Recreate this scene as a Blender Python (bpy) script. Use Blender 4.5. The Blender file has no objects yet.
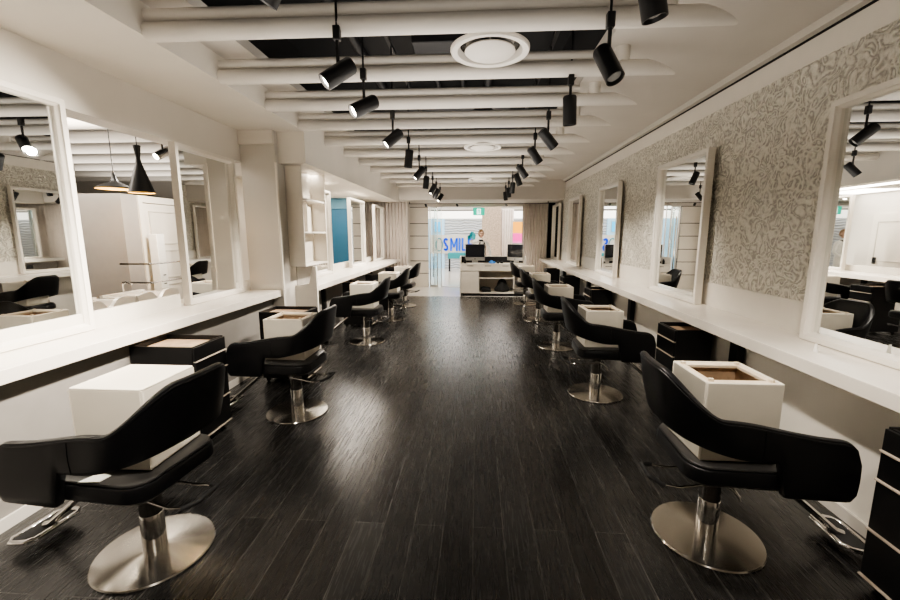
import bpy, bmesh, math, random
from mathutils import Vector, Matrix
random.seed(7)
C = bpy.context.scene.collection
PI = math.pi

# ------------------------------------------------------------------ materials
def nmat(name):
    m = bpy.data.materials.new(name); m.use_nodes = True
    nt = m.node_tree
    return m, nt, nt.nodes['Principled BSDF']

def mat(name, col, rough=.5, metal=0, noise=.0, scale=8, bump=0, bscale=60, spec=None, coat=0, emit=None, es=0, aniso=0):
    m, nt, b = nmat(name)
    b.inputs['Base Color'].default_value = (*col, 1)
    b.inputs['Roughness'].default_value = rough
    b.inputs['Metallic'].default_value = metal
    if spec is not None: b.inputs['Specular IOR Level'].default_value = spec
    if coat: b.inputs['Coat Weight'].default_value = coat
    if emit:
        b.inputs['Emission Color'].default_value = (*emit, 1); b.inputs['Emission Strength'].default_value = es
    tc = nt.nodes.new('ShaderNodeTexCoord')
    if noise:
        n = nt.nodes.new('ShaderNodeTexNoise'); n.inputs['Scale'].default_value = scale; n.inputs['Detail'].default_value = 4
        nt.links.new(tc.outputs['Object'], n.inputs['Vector'])
        r = nt.nodes.new('ShaderNodeValToRGB')
        r.color_ramp.elements[0].position = .3; r.color_ramp.elements[1].position = .7
        r.color_ramp.elements[0].color = (*[c * (1 - noise) for c in col], 1)
        r.color_ramp.elements[1].color = (*[min(1, c * (1 + noise)) for c in col], 1)
        nt.links.new(n.outputs['Fac'], r.inputs['Fac']); nt.links.new(r.outputs['Color'], b.inputs['Base Color'])
    if bump:
        n = nt.nodes.new('ShaderNodeTexNoise'); n.inputs['Scale'].default_value = bscale; n.inputs['Detail'].default_value = 3
        nt.links.new(tc.outputs['Object'], n.inputs['Vector'])
        bp = nt.nodes.new('ShaderNodeBump'); bp.inputs['Strength'].default_value = bump; bp.inputs['Distance'].default_value = .01
        nt.links.new(n.outputs['Fac'], bp.inputs['Height']); nt.links.new(bp.outputs['Normal'], b.inputs['Normal'])
    return m

M = {}
M['wall'] = mat('warm_white_paint', (.72, .68, .615), .6, noise=.03, scale=2)
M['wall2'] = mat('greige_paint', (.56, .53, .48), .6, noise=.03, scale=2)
M['ceil'] = mat('ceiling_paint', (.60, .565, .52), .7, noise=.03, scale=2)
M['tube'] = mat('tube_paint', (.70, .665, .61), .45, noise=.02, scale=3)
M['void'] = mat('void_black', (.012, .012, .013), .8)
M['duct'] = mat('duct_grey', (.022, .022, .025), .5, noise=.2)
M['counter'] = mat('counter_laminate', (.80, .75, .675), .22, noise=.03, scale=5)
M['frame'] = mat('white_lacquer', (.80, .755, .68), .3, noise=.02)
M['white'] = mat('white_board', (.74, .70, .63), .4, noise=.02)
M['mirror'] = mat('mirror_silver', (.86, .87, .86), .012, 1)
M['leather'] = mat('black_leather', (.007, .007, .008), .33, noise=.15, bump=.12, bscale=350, spec=.35)
M['grey_leather'] = mat('dark_grey_vinyl', (.035, .034, .033), .3, noise=.15, bump=.08, bscale=350)
M['black'] = mat('black_laminate', (.005, .005, .0055), .42, noise=.1, spec=.35)
M['blackmetal'] = mat('black_metal', (.01, .01, .011), .38, noise=.1)
M['pendantblack'] = mat('pendant_black', (.004, .004, .004), .4, noise=.1, spec=.3)
M['chrome'] = mat('polished_chrome', (.80, .78, .75), .1, 1)
M['chrome_dark_refl'] = mat('chrome_dark_reflection', (.25, .24, .23), .18, 1)  # chrome with a black reflection painted in as a darker tone
M['lip'] = mat('drawer_lip', (.50, .43, .35), .4, noise=.05)
M['wood'] = mat('raw_wood', (.50, .36, .24), .55, noise=.25, scale=14)
M['rimwood'] = mat('pale_wood_rim', (.70, .60, .46), .5, noise=.1, scale=12)
M['pouf'] = mat('cream_leatherette', (.75, .70, .60), .42, noise=.03, bump=.06, bscale=200)
M['pouf_white'] = mat('pale_cream_leatherette', (.88, .82, .70), .42, noise=.02, bump=.06, bscale=200)
M['under'] = mat('dark_grey_painted_shade', (.24, .225, .205), .55, noise=.04)  # dark grey; on the lower walls it paints in the counter's shadow
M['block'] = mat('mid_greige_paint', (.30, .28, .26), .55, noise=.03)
M['blue'] = mat('teal_blue_paint', (.012, .095, .17), .5, noise=.05, scale=2)
M['green'] = mat('exit_green', (.0, .55, .38), .4, emit=(.0, .75, .5), es=.35)
M['signwhite'] = mat('sign_white', (.9, .9, .9), .4, emit=(.9, 1, .95), es=1.2)
M['bluesign'] = mat('sign_blue', (.01, .12, .55), .4, emit=(.0, .06, .62), es=.35)
M['desk'] = mat('desk_laminate', (.66, .61, .53), .4, noise=.03)
M['alu'] = mat('brushed_aluminium', (.66, .65, .63), .3, 1, noise=.05)
M['screen'] = mat('screen_black', (.012, .013, .016), .12)
M['cloth_black'] = mat('black_cloth', (.012, .012, .012), .8, noise=.3, bump=.3, bscale=20)
M['bluecloth'] = mat('blue_cloth', (.05, .22, .62), .7, noise=.2)
M['paper'] = mat('white_paper', (.85, .84, .80), .6)
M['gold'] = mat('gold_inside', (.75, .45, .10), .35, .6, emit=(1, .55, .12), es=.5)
M['skin'] = mat('skin', (.62, .40, .29), .5, noise=.05)
M['hair'] = mat('blonde_hair', (.30, .18, .09), .55, noise=.3, scale=30)
M['shirt'] = mat('white_shirt', (.75, .73, .68), .7, noise=.04)
M['tile'] = mat('pale_floor_tile', (.70, .66, .60), .12, noise=.03, scale=3)
M['teal'] = mat('teal_laminate', (.03, .30, .34), .4)
M['lightblue'] = mat('light_blue_panel', (.45, .70, .88), .4, emit=(.45, .72, 1), es=.15)
M['brightblue'] = mat('blue_display', (.05, .5, .85), .4, emit=(.05, .5, .95), es=.4)
M['lamp'] = mat('lamp_lens', (1, .95, .85), .3, emit=(1, .9, .75), es=14)
M['lampdim'] = mat('lamp_lens_dim', (.10, .10, .10), .2, emit=(1, .9, .75), es=.04)
M['cove'] = mat('lit_fascia', (.95, .92, .86), .5, emit=(1, .95, .86), es=1.0)
M['rubber'] = mat('rubber', (.02, .02, .02), .7)
M['porcelain'] = mat('white_porcelain', (.86, .85, .83), .15)
M['silver'] = mat('satin_silver', (.38, .37, .36), .2, 1)

def mat_floor():
    m, nt, b = nmat('black_wood_planks'); L = nt.links.new
    tc = nt.nodes.new('ShaderNodeTexCoord')
    mp = nt.nodes.new('ShaderNodeMapping'); mp.inputs['Rotation'].default_value = (0, 0, PI/2)
    L(tc.outputs['Object'], mp.inputs['Vector'])
    br = nt.nodes.new('ShaderNodeTexBrick')
    br.inputs['Scale'].default_value = 1; br.inputs['Brick Width'].default_value = 1.5; br.inputs['Row Height'].default_value = .165
    br.inputs['Mortar Size'].default_value = .003; br.inputs['Mortar Smooth'].default_value = .3; br.offset = .37
    br.inputs['Color1'].default_value = (.009, .0085, .008, 1); br.inputs['Color2'].default_value = (.026, .0255, .0245, 1)
    br.inputs['Mortar'].default_value = (.075, .073, .069, 1)
    L(mp.outputs['Vector'], br.inputs['Vector'])
    # grain stretched along the planks
    mg = nt.nodes.new('ShaderNodeMapping'); mg.inputs['Scale'].default_value = (90, 5, 1)
    L(tc.outputs['Object'], mg.inputs['Vector'])
    ng = nt.nodes.new('ShaderNodeTexNoise'); ng.inputs['Scale'].default_value = 1; ng.inputs['Detail'].default_value = 5; ng.inputs['Distortion'].default_value = .6
    L(mg.outputs['Vector'], ng.inputs['Vector'])
    nw = nt.nodes.new('ShaderNodeTexNoise'); nw.inputs['Scale'].default_value = 1.3; nw.inputs['Detail'].default_value = 5  # broad grey patches paint pools of light into the plank colour
    L(tc.outputs['Object'], nw.inputs['Vector'])
    rw = nt.nodes.new('ShaderNodeValToRGB'); rw.color_ramp.elements[0].position = .4; rw.color_ramp.elements[1].position = .72
    rw.color_ramp.elements[0].color = (1, 1, 1, 1); rw.color_ramp.elements[1].color = (1.7, 1.68, 1.62, 1)
    L(nw.outputs['Fac'], rw.inputs['Fac'])
    mx = nt.nodes.new('ShaderNodeMix'); mx.data_type = 'RGBA'; mx.blend_type = 'MULTIPLY'; mx.inputs['Factor'].default_value = 1
    L(br.outputs['Color'], mx.inputs['A']); L(rw.outputs['Color'], mx.inputs['B'])
    L(mx.outputs['Result'], b.inputs['Base Color'])
    rr = nt.nodes.new('ShaderNodeMapRange'); rr.inputs['From Min'].default_value = .3; rr.inputs['From Max'].default_value = .7
    rr.inputs['To Min'].default_value = .20; rr.inputs['To Max'].default_value = .32
    L(ng.outputs['Fac'], rr.inputs['Value']); L(rr.outputs['Result'], b.inputs['Roughness'])
    b.inputs['Specular IOR Level'].default_value = .7
    h = nt.nodes.new('ShaderNodeMath'); h.operation = 'SUBTRACT'
    L(ng.outputs['Fac'], h.inputs[0]); L(br.outputs['Fac'], h.inputs[1])
    bp = nt.nodes.new('ShaderNodeBump'); bp.inputs['Strength'].default_value = .13; bp.inputs['Distance'].default_value = .006
    L(h.outputs[0], bp.inputs['Height']); L(bp.outputs['Normal'], b.inputs['Normal'])
    return m
M['floor'] = mat_floor()

def mat_wallpaper():
    m, nt, b = nmat('embossed_scroll_wallpaper'); L = nt.links.new
    tc = nt.nodes.new('ShaderNodeTexCoord')
    n1 = nt.nodes.new('ShaderNodeTexNoise'); n1.inputs['Scale'].default_value = 5.5; n1.inputs['Detail'].default_value = 1.5
    L(tc.outputs['Object'], n1.inputs['Vector'])
    mv = nt.nodes.new('ShaderNodeVectorMath'); mv.operation = 'MULTIPLY_ADD'
    mv.inputs[1].default_value = (.42, .42, .42)
    L(n1.outputs['Color'], mv.inputs[0]); L(tc.outputs['Object'], mv.inputs[2])
    vo = nt.nodes.new('ShaderNodeTexVoronoi'); vo.inputs['Scale'].default_value = 9.5; vo.feature = 'F1'
    L(mv.outputs[0], vo.inputs['Vector'])
    sn = nt.nodes.new('ShaderNodeMath'); sn.operation = 'MULTIPLY'; sn.inputs[1].default_value = 16
    L(vo.outputs['Distance'], sn.inputs[0])
    s2 = nt.nodes.new('ShaderNodeMath'); s2.operation = 'SINE'; L(sn.outputs[0], s2.inputs[0])
    n2 = nt.nodes.new('ShaderNodeTexNoise'); n2.inputs['Scale'].default_value = 30; n2.inputs['Detail'].default_value = 3; n2.inputs['Distortion'].default_value = 1.2
    L(tc.outputs['Object'], n2.inputs['Vector'])
    ad = nt.nodes.new('ShaderNodeMath'); ad.operation = 'MULTIPLY_ADD'; ad.inputs[1].default_value = 3.8
    L(n2.outputs['Fac'], ad.inputs[0]); L(s2.outputs[0], ad.inputs[2])
    mr = nt.nodes.new('ShaderNodeMapRange'); mr.inputs['From Min'].default_value = .75; mr.inputs['From Max'].default_value = 3.1
    L(ad.outputs[0], mr.inputs['Value'])
    r = nt.nodes.new('ShaderNodeValToRGB')
    e = r.color_ramp.elements
    e[0].position = .02; e[0].color = (.50, .465, .40, 1); e[1].position = 1; e[1].color = (.88, .845, .75, 1)  # darker grooves paint the relief's shading into the base colour
    x = e.new(.20); x.color = (.66, .625, .545, 1); x = e.new(.55); x.color = (.80, .765, .675, 1)
    L(mr.outputs['Result'], r.inputs['Fac']); L(r.outputs['Color'], b.inputs['Base Color'])
    b.inputs['Roughness'].default_value = .55
    bp = nt.nodes.new('ShaderNodeBump'); bp.inputs['Strength'].default_value = .8; bp.inputs['Distance'].default_value = .03
    L(mr.outputs['Result'], bp.inputs['Height']); L(bp.outputs['Normal'], b.inputs['Normal'])
    return m
M['paper_wall'] = mat_wallpaper()

def mat_brushed():
    m, nt, b = nmat('radial_brushed_steel'); L = nt.links.new
    b.inputs['Metallic'].default_value = 1; b.inputs['Base Color'].default_value = (.58, .55, .50, 1)
    b.inputs['Roughness'].default_value = .2; b.inputs['Anisotropic'].default_value = .92; b.inputs['Anisotropic Rotation'].default_value = .25
    tg = nt.nodes.new('ShaderNodeTangent'); tg.direction_type = 'RADIAL'; tg.axis = 'Z'
    L(tg.outputs['Tangent'], b.inputs['Tangent'])
    return m
M['brushed'] = mat_brushed()

def mat_curtain():
    return mat('cream_curtain', (.86, .79, .73), .85, noise=.05, scale=6, bump=.1, bscale=200)
M['curtain'] = mat_curtain()

def mat_wave():
    m, nt, b = nmat('wave_relief_plaster'); L = nt.links.new
    tc = nt.nodes.new('ShaderNodeTexCoord')
    w = nt.nodes.new('ShaderNodeTexWave'); w.wave_type = 'BANDS'; w.bands_direction = 'Z'
    w.inputs['Scale'].default_value = 2.6; w.inputs['Distortion'].default_value = 5; w.inputs['Detail'].default_value = 1; w.inputs['Detail Scale'].default_value = .9
    L(tc.outputs['Object'], w.inputs['Vector'])
    r = nt.nodes.new('ShaderNodeValToRGB')
    r.color_ramp.elements[0].color = (.56, .60, .66, 1); r.color_ramp.elements[1].color = (.72, .74, .76, 1)
    L(w.outputs['Fac'], r.inputs['Fac']); L(r.outputs['Color'], b.inputs['Base Color'])
    bp = nt.nodes.new('ShaderNodeBump'); bp.inputs['Strength'].default_value = .8; bp.inputs['Distance'].default_value = .05
    L(w.outputs['Fac'], bp.inputs['Height']); L(bp.outputs['Normal'], b.inputs['Normal'])
    return m
M['wave'] = mat_wave()
M['mosaic'] = mat('beige_mosaic', (.48, .38, .29), .5, noise=.3, scale=18, bump=.4, bscale=20)

def mat_poster():
    m, nt, b = nmat('orange_pink_poster'); L = nt.links.new
    tc = nt.nodes.new('ShaderNodeTexCoord'); sp = nt.nodes.new('ShaderNodeSeparateXYZ')
    L(tc.outputs['Generated'], sp.inputs[0])
    r = nt.nodes.new('ShaderNodeValToRGB'); e = r.color_ramp.elements
    e[0].position = 0; e[0].color = (.9, .35, .6, 1); e[1].position = .95; e[1].color = (1, .42, .02, 1)
    x = e.new(.2); x.color = (.95, .05, .42, 1); x = e.new(.5); x.color = (.95, .07, .40, 1); x = e.new(.56); x.color = (1, .45, .03, 1)
    n = nt.nodes.new('ShaderNodeTexNoise'); n.inputs['Scale'].default_value = 4; L(tc.outputs['Generated'], n.inputs['Vector'])
    a = nt.nodes.new('ShaderNodeMath'); a.operation = 'MULTIPLY_ADD'; a.inputs[1].default_value = .12; L(n.outputs['Fac'], a.inputs[0]); L(sp.outputs['Z'], a.inputs[2])
    L(a.outputs[0], r.inputs['Fac']); L(r.outputs['Color'], b.inputs['Base Color']); L(r.outputs['Color'], b.inputs['Emission Color'])
    b.inputs['Emission Strength'].default_value = .3
    return m
M['poster'] = mat_poster()

def mat_glass():
    m = bpy.data.materials.new('clear_glass'); m.use_nodes = True; nt = m.node_tree; nt.nodes.clear()
    o = nt.nodes.new('ShaderNodeOutputMaterial'); mx = nt.nodes.new('ShaderNodeMixShader')
    t = nt.nodes.new('ShaderNodeBsdfTransparent'); t.inputs['Color'].default_value = (.93, .97, .97, 1)
    g = nt.nodes.new('ShaderNodeBsdfGlossy'); g.inputs['Roughness'].default_value = .02
    mx.inputs['Fac'].default_value = .07
    nt.links.new(t.outputs[0], mx.inputs[1]); nt.links.new(g.outputs[0], mx.inputs[2]); nt.links.new(mx.outputs[0], o.inputs['Surface'])
    return m
M['glass'] = mat_glass()

# ------------------------------------------------------------------ mesh helpers
def link(name, bm, m, parent=None, smooth=False, bevel=0, seg=2):
    bmesh.ops.recalc_face_normals(bm, faces=bm.faces)
    me = bpy.data.meshes.new(name); bm.to_mesh(me); bm.free()
    me.materials.append(M[m] if isinstance(m, str) else m)
    o = bpy.data.objects.new(name, me); C.objects.link(o)
    if parent: o.parent = parent
    if smooth:
        for p in me.polygons: p.use_smooth = True
        try: me.set_sharp_from_angle(angle=math.radians(40))
        except Exception: pass
    if bevel:
        b = o.modifiers.new('bevel', 'BEVEL'); b.width = bevel; b.segments = seg; b.limit_method = 'ANGLE'; b.angle_limit = math.radians(35)
        for p in me.polygons: p.use_smooth = True
        try: me.set_sharp_from_angle(angle=math.radians(50))
        except Exception: pass
    return o

def box(bm, x0, x1, y0, y1, z0, z1, mtx=None):
    vs = [bm.verts.new((x, y, z)) for x in (x0, x1) for y in (y0, y1) for z in (z0, z1)]
    for f in ((0,1,3,2), (4,6,7,5), (0,4,5,1), (2,3,7,6), (0,2,6,4), (1,5,7,3)):
        bm.faces.new([vs[i] for i in f])
    if mtx is not None: bmesh.ops.transform(bm, matrix=mtx, verts=vs)
    return vs

def bx(name, m, dims, parent=None, bevel=0, seg=2):
    bm = bmesh.new()
    for d in (dims if isinstance(dims[0], (tuple, list)) else [dims]): box(bm, *d)
    return link(name, bm, m, parent, bevel=bevel, seg=seg)

def tube(bm, pts, r, n=12, closed=False, cap=True):
    pts = [Vector(p) for p in pts]; rings = []
    N = len(pts); up = None
    for i, p in enumerate(pts):
        a = pts[(i-1) % N] if (i > 0 or closed) else p
        b = pts[(i+1) % N] if (i < N-1 or closed) else p
        t = (b - a).normalized()
        if up is None:
            up = Vector((0, 0, 1)) if abs(t.z) < .9 else Vector((1, 0, 0))
        s = t.cross(up).normalized(); up = s.cross(t).normalized()
        rr = r[i] if isinstance(r, (list, tuple)) else r
        rings.append([bm.verts.new(p + s * math.cos(2*PI*k/n) * rr + up * math.sin(2*PI*k/n) * rr) for k in range(n)])
    for i in range(N if closed else N-1):
        A, B = rings[i], rings[(i+1) % N]
        for k in range(n): bm.faces.new((A[k], A[(k+1) % n], B[(k+1) % n], B[k]))
    if cap and not closed:
        bm.faces.new(rings[0][::-1]); bm.faces.new(rings[-1])
    return rings

def lathe(bm, prof, n=32, mtx=None):
    rings = []; vs = []
    for r, z in prof:
        if r < 1e-6: v = [bm.verts.new((0, 0, z))]
        else: v = [bm.verts.new((r*math.cos(2*PI*k/n), r*math.sin(2*PI*k/n), z)) for k in range(n)]
        rings.append(v); vs += v
    for A, B in zip(rings, rings[1:]):
        for k in range(n):
            if len(A) == 1 and len(B) == 1: continue
            if len(A) == 1: bm.faces.new((A[0], B[k], B[(k+1) % n]))
            elif len(B) == 1: bm.faces.new((A[k], A[(k+1) % n], B[0]))
            else: bm.faces.new((A[k], A[(k+1) % n], B[(k+1) % n], B[k]))
    if mtx is not None: bmesh.ops.transform(bm, matrix=mtx, verts=vs)

def prism(bm, poly, axis, a, b):
    """poly: 2-D points; axis 'x','y','z' = extrusion axis."""
    def P(u, v, w): return {'x': (w, u, v), 'y': (u, w, v), 'z': (u, v, w)}[axis]
    A = [bm.verts.new(P(u, v, a)) for u, v in poly]; B = [bm.verts.new(P(u, v, b)) for u, v in poly]
    bm.faces.new(A[::-1]); bm.faces.new(B)
    n = len(poly)
    for k in range(n): bm.faces.new((A[k], A[(k+1) % n], B[(k+1) % n], B[k]))

def empty(name, loc=(0, 0, 0), rz=0, label=None, cat=None, group=None):
    o = bpy.data.objects.new(name, None); C.objects.link(o); o.empty_display_size = .1
    o.location = loc; o.rotation_euler = (0, 0, rz)
    tag(o, label, cat, group); return o

def tag(o, label=None, cat=None, group=None, kind=None):
    if label: o['label'] = label
    if cat: o['category'] = cat
    if group: o['group'] = group
    if kind: o['kind'] = kind
    return o

def struct(name, m, dims, **k):
    return tag(bx(name, m, dims, **k), kind='structure')

def dup(root, loc, rz, label):
    r = root.copy(); C.objects.link(r); r.location = loc; r.rotation_euler = (0, 0, rz); r['label'] = label
    for ch in list(root.children):
        c = ch.copy(); C.objects.link(c); c.parent = r
        for g in list(ch.children):
            d = g.copy(); C.objects.link(d); d.parent = c
    return r

ORD = ['first', 'second', 'third', 'fourth', 'fifth', 'sixth', 'seventh', 'eighth', 'ninth', 'tenth', 'eleventh', 'twelfth']

# ------------------------------------------------------------------ the room
CEIL, LOW = 3.0, 2.82
struct('floor', 'floor', (-10.1, 2.32, -1.6, 10.55, -.06, 0))
struct('floor_tiled', 'tile', (-8, 8, 10.55, 21, -.06, 0))
# right wall
struct('wall_right', 'white', [(2.32, 2.42, -1.6, 12.5, 0, 3.0)])
struct('wall_right_paper', 'paper_wall', (2.308, 2.32, -1.6, 12.46, 1.13, 2.77))
struct('wall_right_backsplash', 'white', (2.298, 2.32, -1.6, 12.46, .9, 1.13))
struct('wall_right_lower', 'white', (2.1, 2.32, -1.6, 12.46, 0, .82))
struct('baseboard_right', 'wall2', (2.085, 2.1, -1.6, 12.46, 0, .07))
struct('trim_1', 'wall2', (2.245, 2.32, -1.6, 11.25, 2.945, 3.0))
struct('cornice_gap_shade', 'void', (2.30, 2.32, -1.6, 11.25, 2.938, 2.945))  # black strip painting the shade of the gap under the cornice
# ceilings
struct('ceiling', 'ceil', [(.96, 2.42, -1.6, 11.4, CEIL, CEIL+.1), (-2.12, -1.8, -1.6, 11.4, CEIL+.02, CEIL+.1)])
struct('ceiling_left', 'wall', [(-3.05, -2.08, -1.6, 5.1, LOW, LOW+.06), (-2.14, -2.08, -1.6, 5.1, LOW+.06, CEIL+.1)])
struct('ceiling_soffit', 'wall', [(-3.75, -2.42, 6.12, 11.25, 2.45, CEIL+.1), (-2.42, -2.08, 5.1, 11.25, 2.45, CEIL+.1)])
struct('ceiling_bulkhead', 'ceil', [(-3.75, 2.42, 11.25, 11.5, 2.50, 3.1), (-3.75, 2.42, 11.5, 12.5, 2.50, 2.56), (-8, 8, 12.5, 12.62, 2.40, 3.1)])
struct('ceiling_void', 'void', [(-2.2, 1.1, -1.6, 11.4, 3.75, 3.8), (-2.2, -2.12, -1.6, 11.4, 3.1, 3.75), (1.0, 1.1, -1.6, 11.4, 3.1, 3.75), (-2.2, 1.1, 11.4, 11.5, 3.1, 3.75), (-2.2, 1.1, -1.7, -1.6, 2.9, 3.75)])
struct('wall_back', 'wall', (-10.1, 2.42, -1.7, -1.6, 0, 3.1))
# left wall: header beam above the openings, lower wall, pillar
struct('wall_left_header', 'wall', (-3.05, -2.85, -1.6, 5.1, 2.46, LOW))
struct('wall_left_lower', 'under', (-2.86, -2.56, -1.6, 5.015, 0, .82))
struct('wall_left_ledge', 'wall2', (-3.05, -2.865, -1.6, 5.1, 0, .93))
struct('wall_left_pillar', 'wall2', (-2.85, -2.42, 5.02, 6.12, .0, LOW))
struct('trim_2', 'frame', (-2.425, -2.405, 5.005, 5.035, .9, 2.45))
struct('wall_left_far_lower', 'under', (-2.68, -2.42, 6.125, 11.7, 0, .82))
struct('wall_left_far_ledge', 'white', (-2.78, -2.685, 6.12, 11.7, 0, 1.02))
struct('baseboard_left', 'wall2', (-2.56, -2.545, -1.6, 5.02, 0, .07))
struct('wall_left_splash', 'white', [(-2.87, -2.84, 2.2, 3.76, .9, 1.03), (-2.87, -2.84, 4.7, 4.99, .9, 1.03)])
# the wash room behind the left openings
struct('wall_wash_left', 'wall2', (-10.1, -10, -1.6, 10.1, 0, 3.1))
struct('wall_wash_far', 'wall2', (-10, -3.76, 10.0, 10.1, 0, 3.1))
for d in ((-10, -3.05, -1.6, 1.5, 3.0, 3.1), (-10, -3.76, 9.7, 10.0, 3.0, 3.1)): struct('ceiling_wash', 'ceil', d)
struct('ceiling_wash_void', 'void', (-10.1, -3.0, 1.4, 10.1, 3.4, 3.45))
struct('wall_left_inner', 'wall', (-3.75, -3.70, 6.13, 9.95, 0, 2.449))
d2 = tag(bx('door_2', 'frame', (-3.698, -3.66, 8.30, 9.14, 0, 2.0)), kind='structure')
bx('door_panel', 'wall2', [(-3.66, -3.65, y0, y1, z0, z1) for a, b, c, d in ((8.42, 9.02, .2, .9), (8.42, 9.02, 1.05, 1.85)) for y0, y1, z0, z1 in ((a, b, c, c+.015), (a, b, d-.015, d), (a, a+.015, c+.015, d-.015), (b-.015, b, c+.015, d-.015))], d2)
bx('door_handle', 'blackmetal', (-3.66, -3.61, 8.95, 8.98, 1.0, 1.13), d2)
struct('wall_blue', 'blue', (-3.9, -2.98, 10.0, 10.1, 0, 2.2))
struct('wall_blue_band', mat('pale_blue_paint', (.07, .19, .26), .5, noise=.03), (-3.9, -2.98, 9.96, 10.1, 2.2, 2.449))
# far end: grooved panel, glass front
gp = [(-2.0, -1.435, 12.500, 12.560, z0, z1 - .022) for z0, z1 in ((0, .42), (.42, .80), (.80, 1.17), (1.17, 1.55), (1.55, 1.92), (1.92, 2.40))]
struct('wall_far_panel', 'desk', gp)
struct('wall_far_panel_backing', 'duct', (-2.0, -1.435, 12.562, 12.600, 0, 2.4))
struct('wall_far_left', 'wall', (-8, -2.0, 12.500, 12.600, 0, 2.4))
struct('wall_far_right', 'wall', (2.2, 8, 12.500, 12.600, 0, 2.4))
w1 = tag(bx('window_1', 'glass', (-1.37, -1.18, 12.545, 12.557, .06, 2.36)), kind='structure')
bx('window_frame', 'alu', [(-1.40, -1.37, 12.520, 12.580, 0, 2.40), (-1.18, -1.155, 12.520, 12.580, 0, 2.40), (-1.37, -1.18, 12.520, 12.580, 2.36, 2.40), (-1.37, -1.18, 12.520, 12.580, 0, .06)], w1)
bx('door_pull', 'chrome', (-1.30, -1.275, 12.470, 12.500, .3, 2.1), w1)
w2 = tag(bx('window_2', 'glass', (-1.25, -1.06, 12.600, 12.612, .06, 2.36)), kind='structure')
bx('window_frame', 'alu', [(-1.265, -1.25, 12.590, 12.630, 0, 2.40), (-1.06, -1.04, 12.590, 12.630, 0, 2.40)], w2)
struct('trim_3', 'alu', (-1.04, 2.2, 12.510, 12.610, 0, .012))
# mall beyond the entrance
struct('wall_mall', 'wave', (-1.47, 8, 19.5, 19.6, 0, 2.3))
struct('wall_mall_left', 'lightblue', (-8, -1.47, 19.4, 19.6, 0, 2.3))
struct('wall_mall_fascia', 'cove', (-8, 8, 19.0, 19.4, 2.3, 2.62))
struct('ceiling_mall', 'ceil', (-8, 8, 12.62, 20, 2.72, 2.8))
struct('wall_mall_side', 'wall', [(-8.1, -8, 10, 20, 0, 2.8), (8, 8.1, 12, 20, 0, 2.8)])

# ------------------------------------------------------------------ ceiling tubes
TY = [1.97, 2.71, 3.47, 4.22, 4.98, 5.83, 6.66, 7.49, 8.31, 9.19, 10.09, 10.95]
def mitred(bm, x0, x1, z, r, miter, n=20):
    A = [bm.verts.new((x0, r*math.cos(2*PI*k/n), z + r*math.sin(2*PI*k/n))) for k in range(n)]
    B = [bm.verts.new((x1 - miter*(1+math.sin(2*PI*k/n))/2, r*math.cos(2*PI*k/n), z + r*math.sin(2*PI*k/n))) for k in range(n)]
    for k in range(n): bm.faces.new((A[k], A[(k+1) % n], B[(k+1) % n], B[k]))
    bm.faces.new(A[::-1]); bm.faces.new(B)
t0 = empty('ceiling_tube', (0, TY[0], 2.8))
bm = bmesh.new(); mitred(bm, -2.08, 1.50, .056, .056, .24); link('lower_tube', bm, 'tube', t0, True)
bm = bmesh.new(); mitred(bm, -2.08, .96, .152, .036, 0); link('upper_tube', bm, 'tube', t0, True)
bm = bmesh.new(); tube(bm, [(1.10, 0, .095), (1.10, 0, .2)], .055, 16); link('post', bm, 'tube', t0, True)
tg = 'white tubes spanning the dark ceiling opening'
tag(t0, 'white round ceiling tube nearest the camera above the first spotlights', 'ceiling tube', tg)
for i, y in enumerate(TY[1:]):
    dup(t0, (0, y, 2.8), 0, 'white round ceiling tube, %s from the far curtains, across the dark opening' % (['first', 'second', 'third', 'fourth', 'fifth', 'sixth', 'seventh', 'eighth', 'ninth', 'tenth', 'eleventh'][10-i]))
# wash room tubes
wt = None
for i, y in enumerate([2.6, 3.3, 4.0, 4.7, 5.4, 6.1, 6.9, 7.7, 8.5, 9.3]):
    if wt is None:
        wt = empty('wash_room_tube', (0, y, 2.8)); bm = bmesh.new(); mitred(bm, -9.995, -3.80, .066, .075, 0); link('lower_tube', bm, 'tube', wt, True)
        bm = bmesh.new(); mitred(bm, -9.995, -3.80, .20, .05, 0); link('upper_tube', bm, 'tube', wt, True)
        tag(wt, 'white ceiling tube in the wash room nearest the camera', 'ceiling tube', 'white ceiling tubes in the wash room')
    else: dup(wt, (0, y, 2.8), 0, 'white ceiling tube in the wash room behind the opening, %s back' % ORD[i])

# dark services in the ceiling void
for i, (x, r) in enumerate([(-1.35, .05), (-.55, .03), (-.2, .03), (.15, .05)]):
    bm = bmesh.new(); tube(bm, [(x, -1.4, 3.68), (x, 11.2, 3.68)], r, 10)
    tag(link('service_pipe', bm, 'duct', None, True), 'dark grey pipe running along the ceiling void, %s from the left' % ORD[i], 'pipe', 'dark pipes in the ceiling void')
for i, (x0, x1, y0, y1, z0, z1) in enumerate([(-1.75, -1.0, 2.9, 3.3, 3.35, 3.6), (-.6, .3, 4.0, 4.5, 3.3, 3.55), (-1.2, .5, 6.5, 7.0, 3.48, 3.61)]):
    tag(bx('air_duct', 'duct', (x0, x1, y0, y1, z0, z1), bevel=.01), ['dark rectangular air duct in the void above the first round diffuser', 'dark rectangular air duct in the void behind the nearest diffuser', 'dark rectangular air duct in the void beyond the middle diffuser'][i], 'duct', 'dark ducts in the ceiling void')

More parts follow.
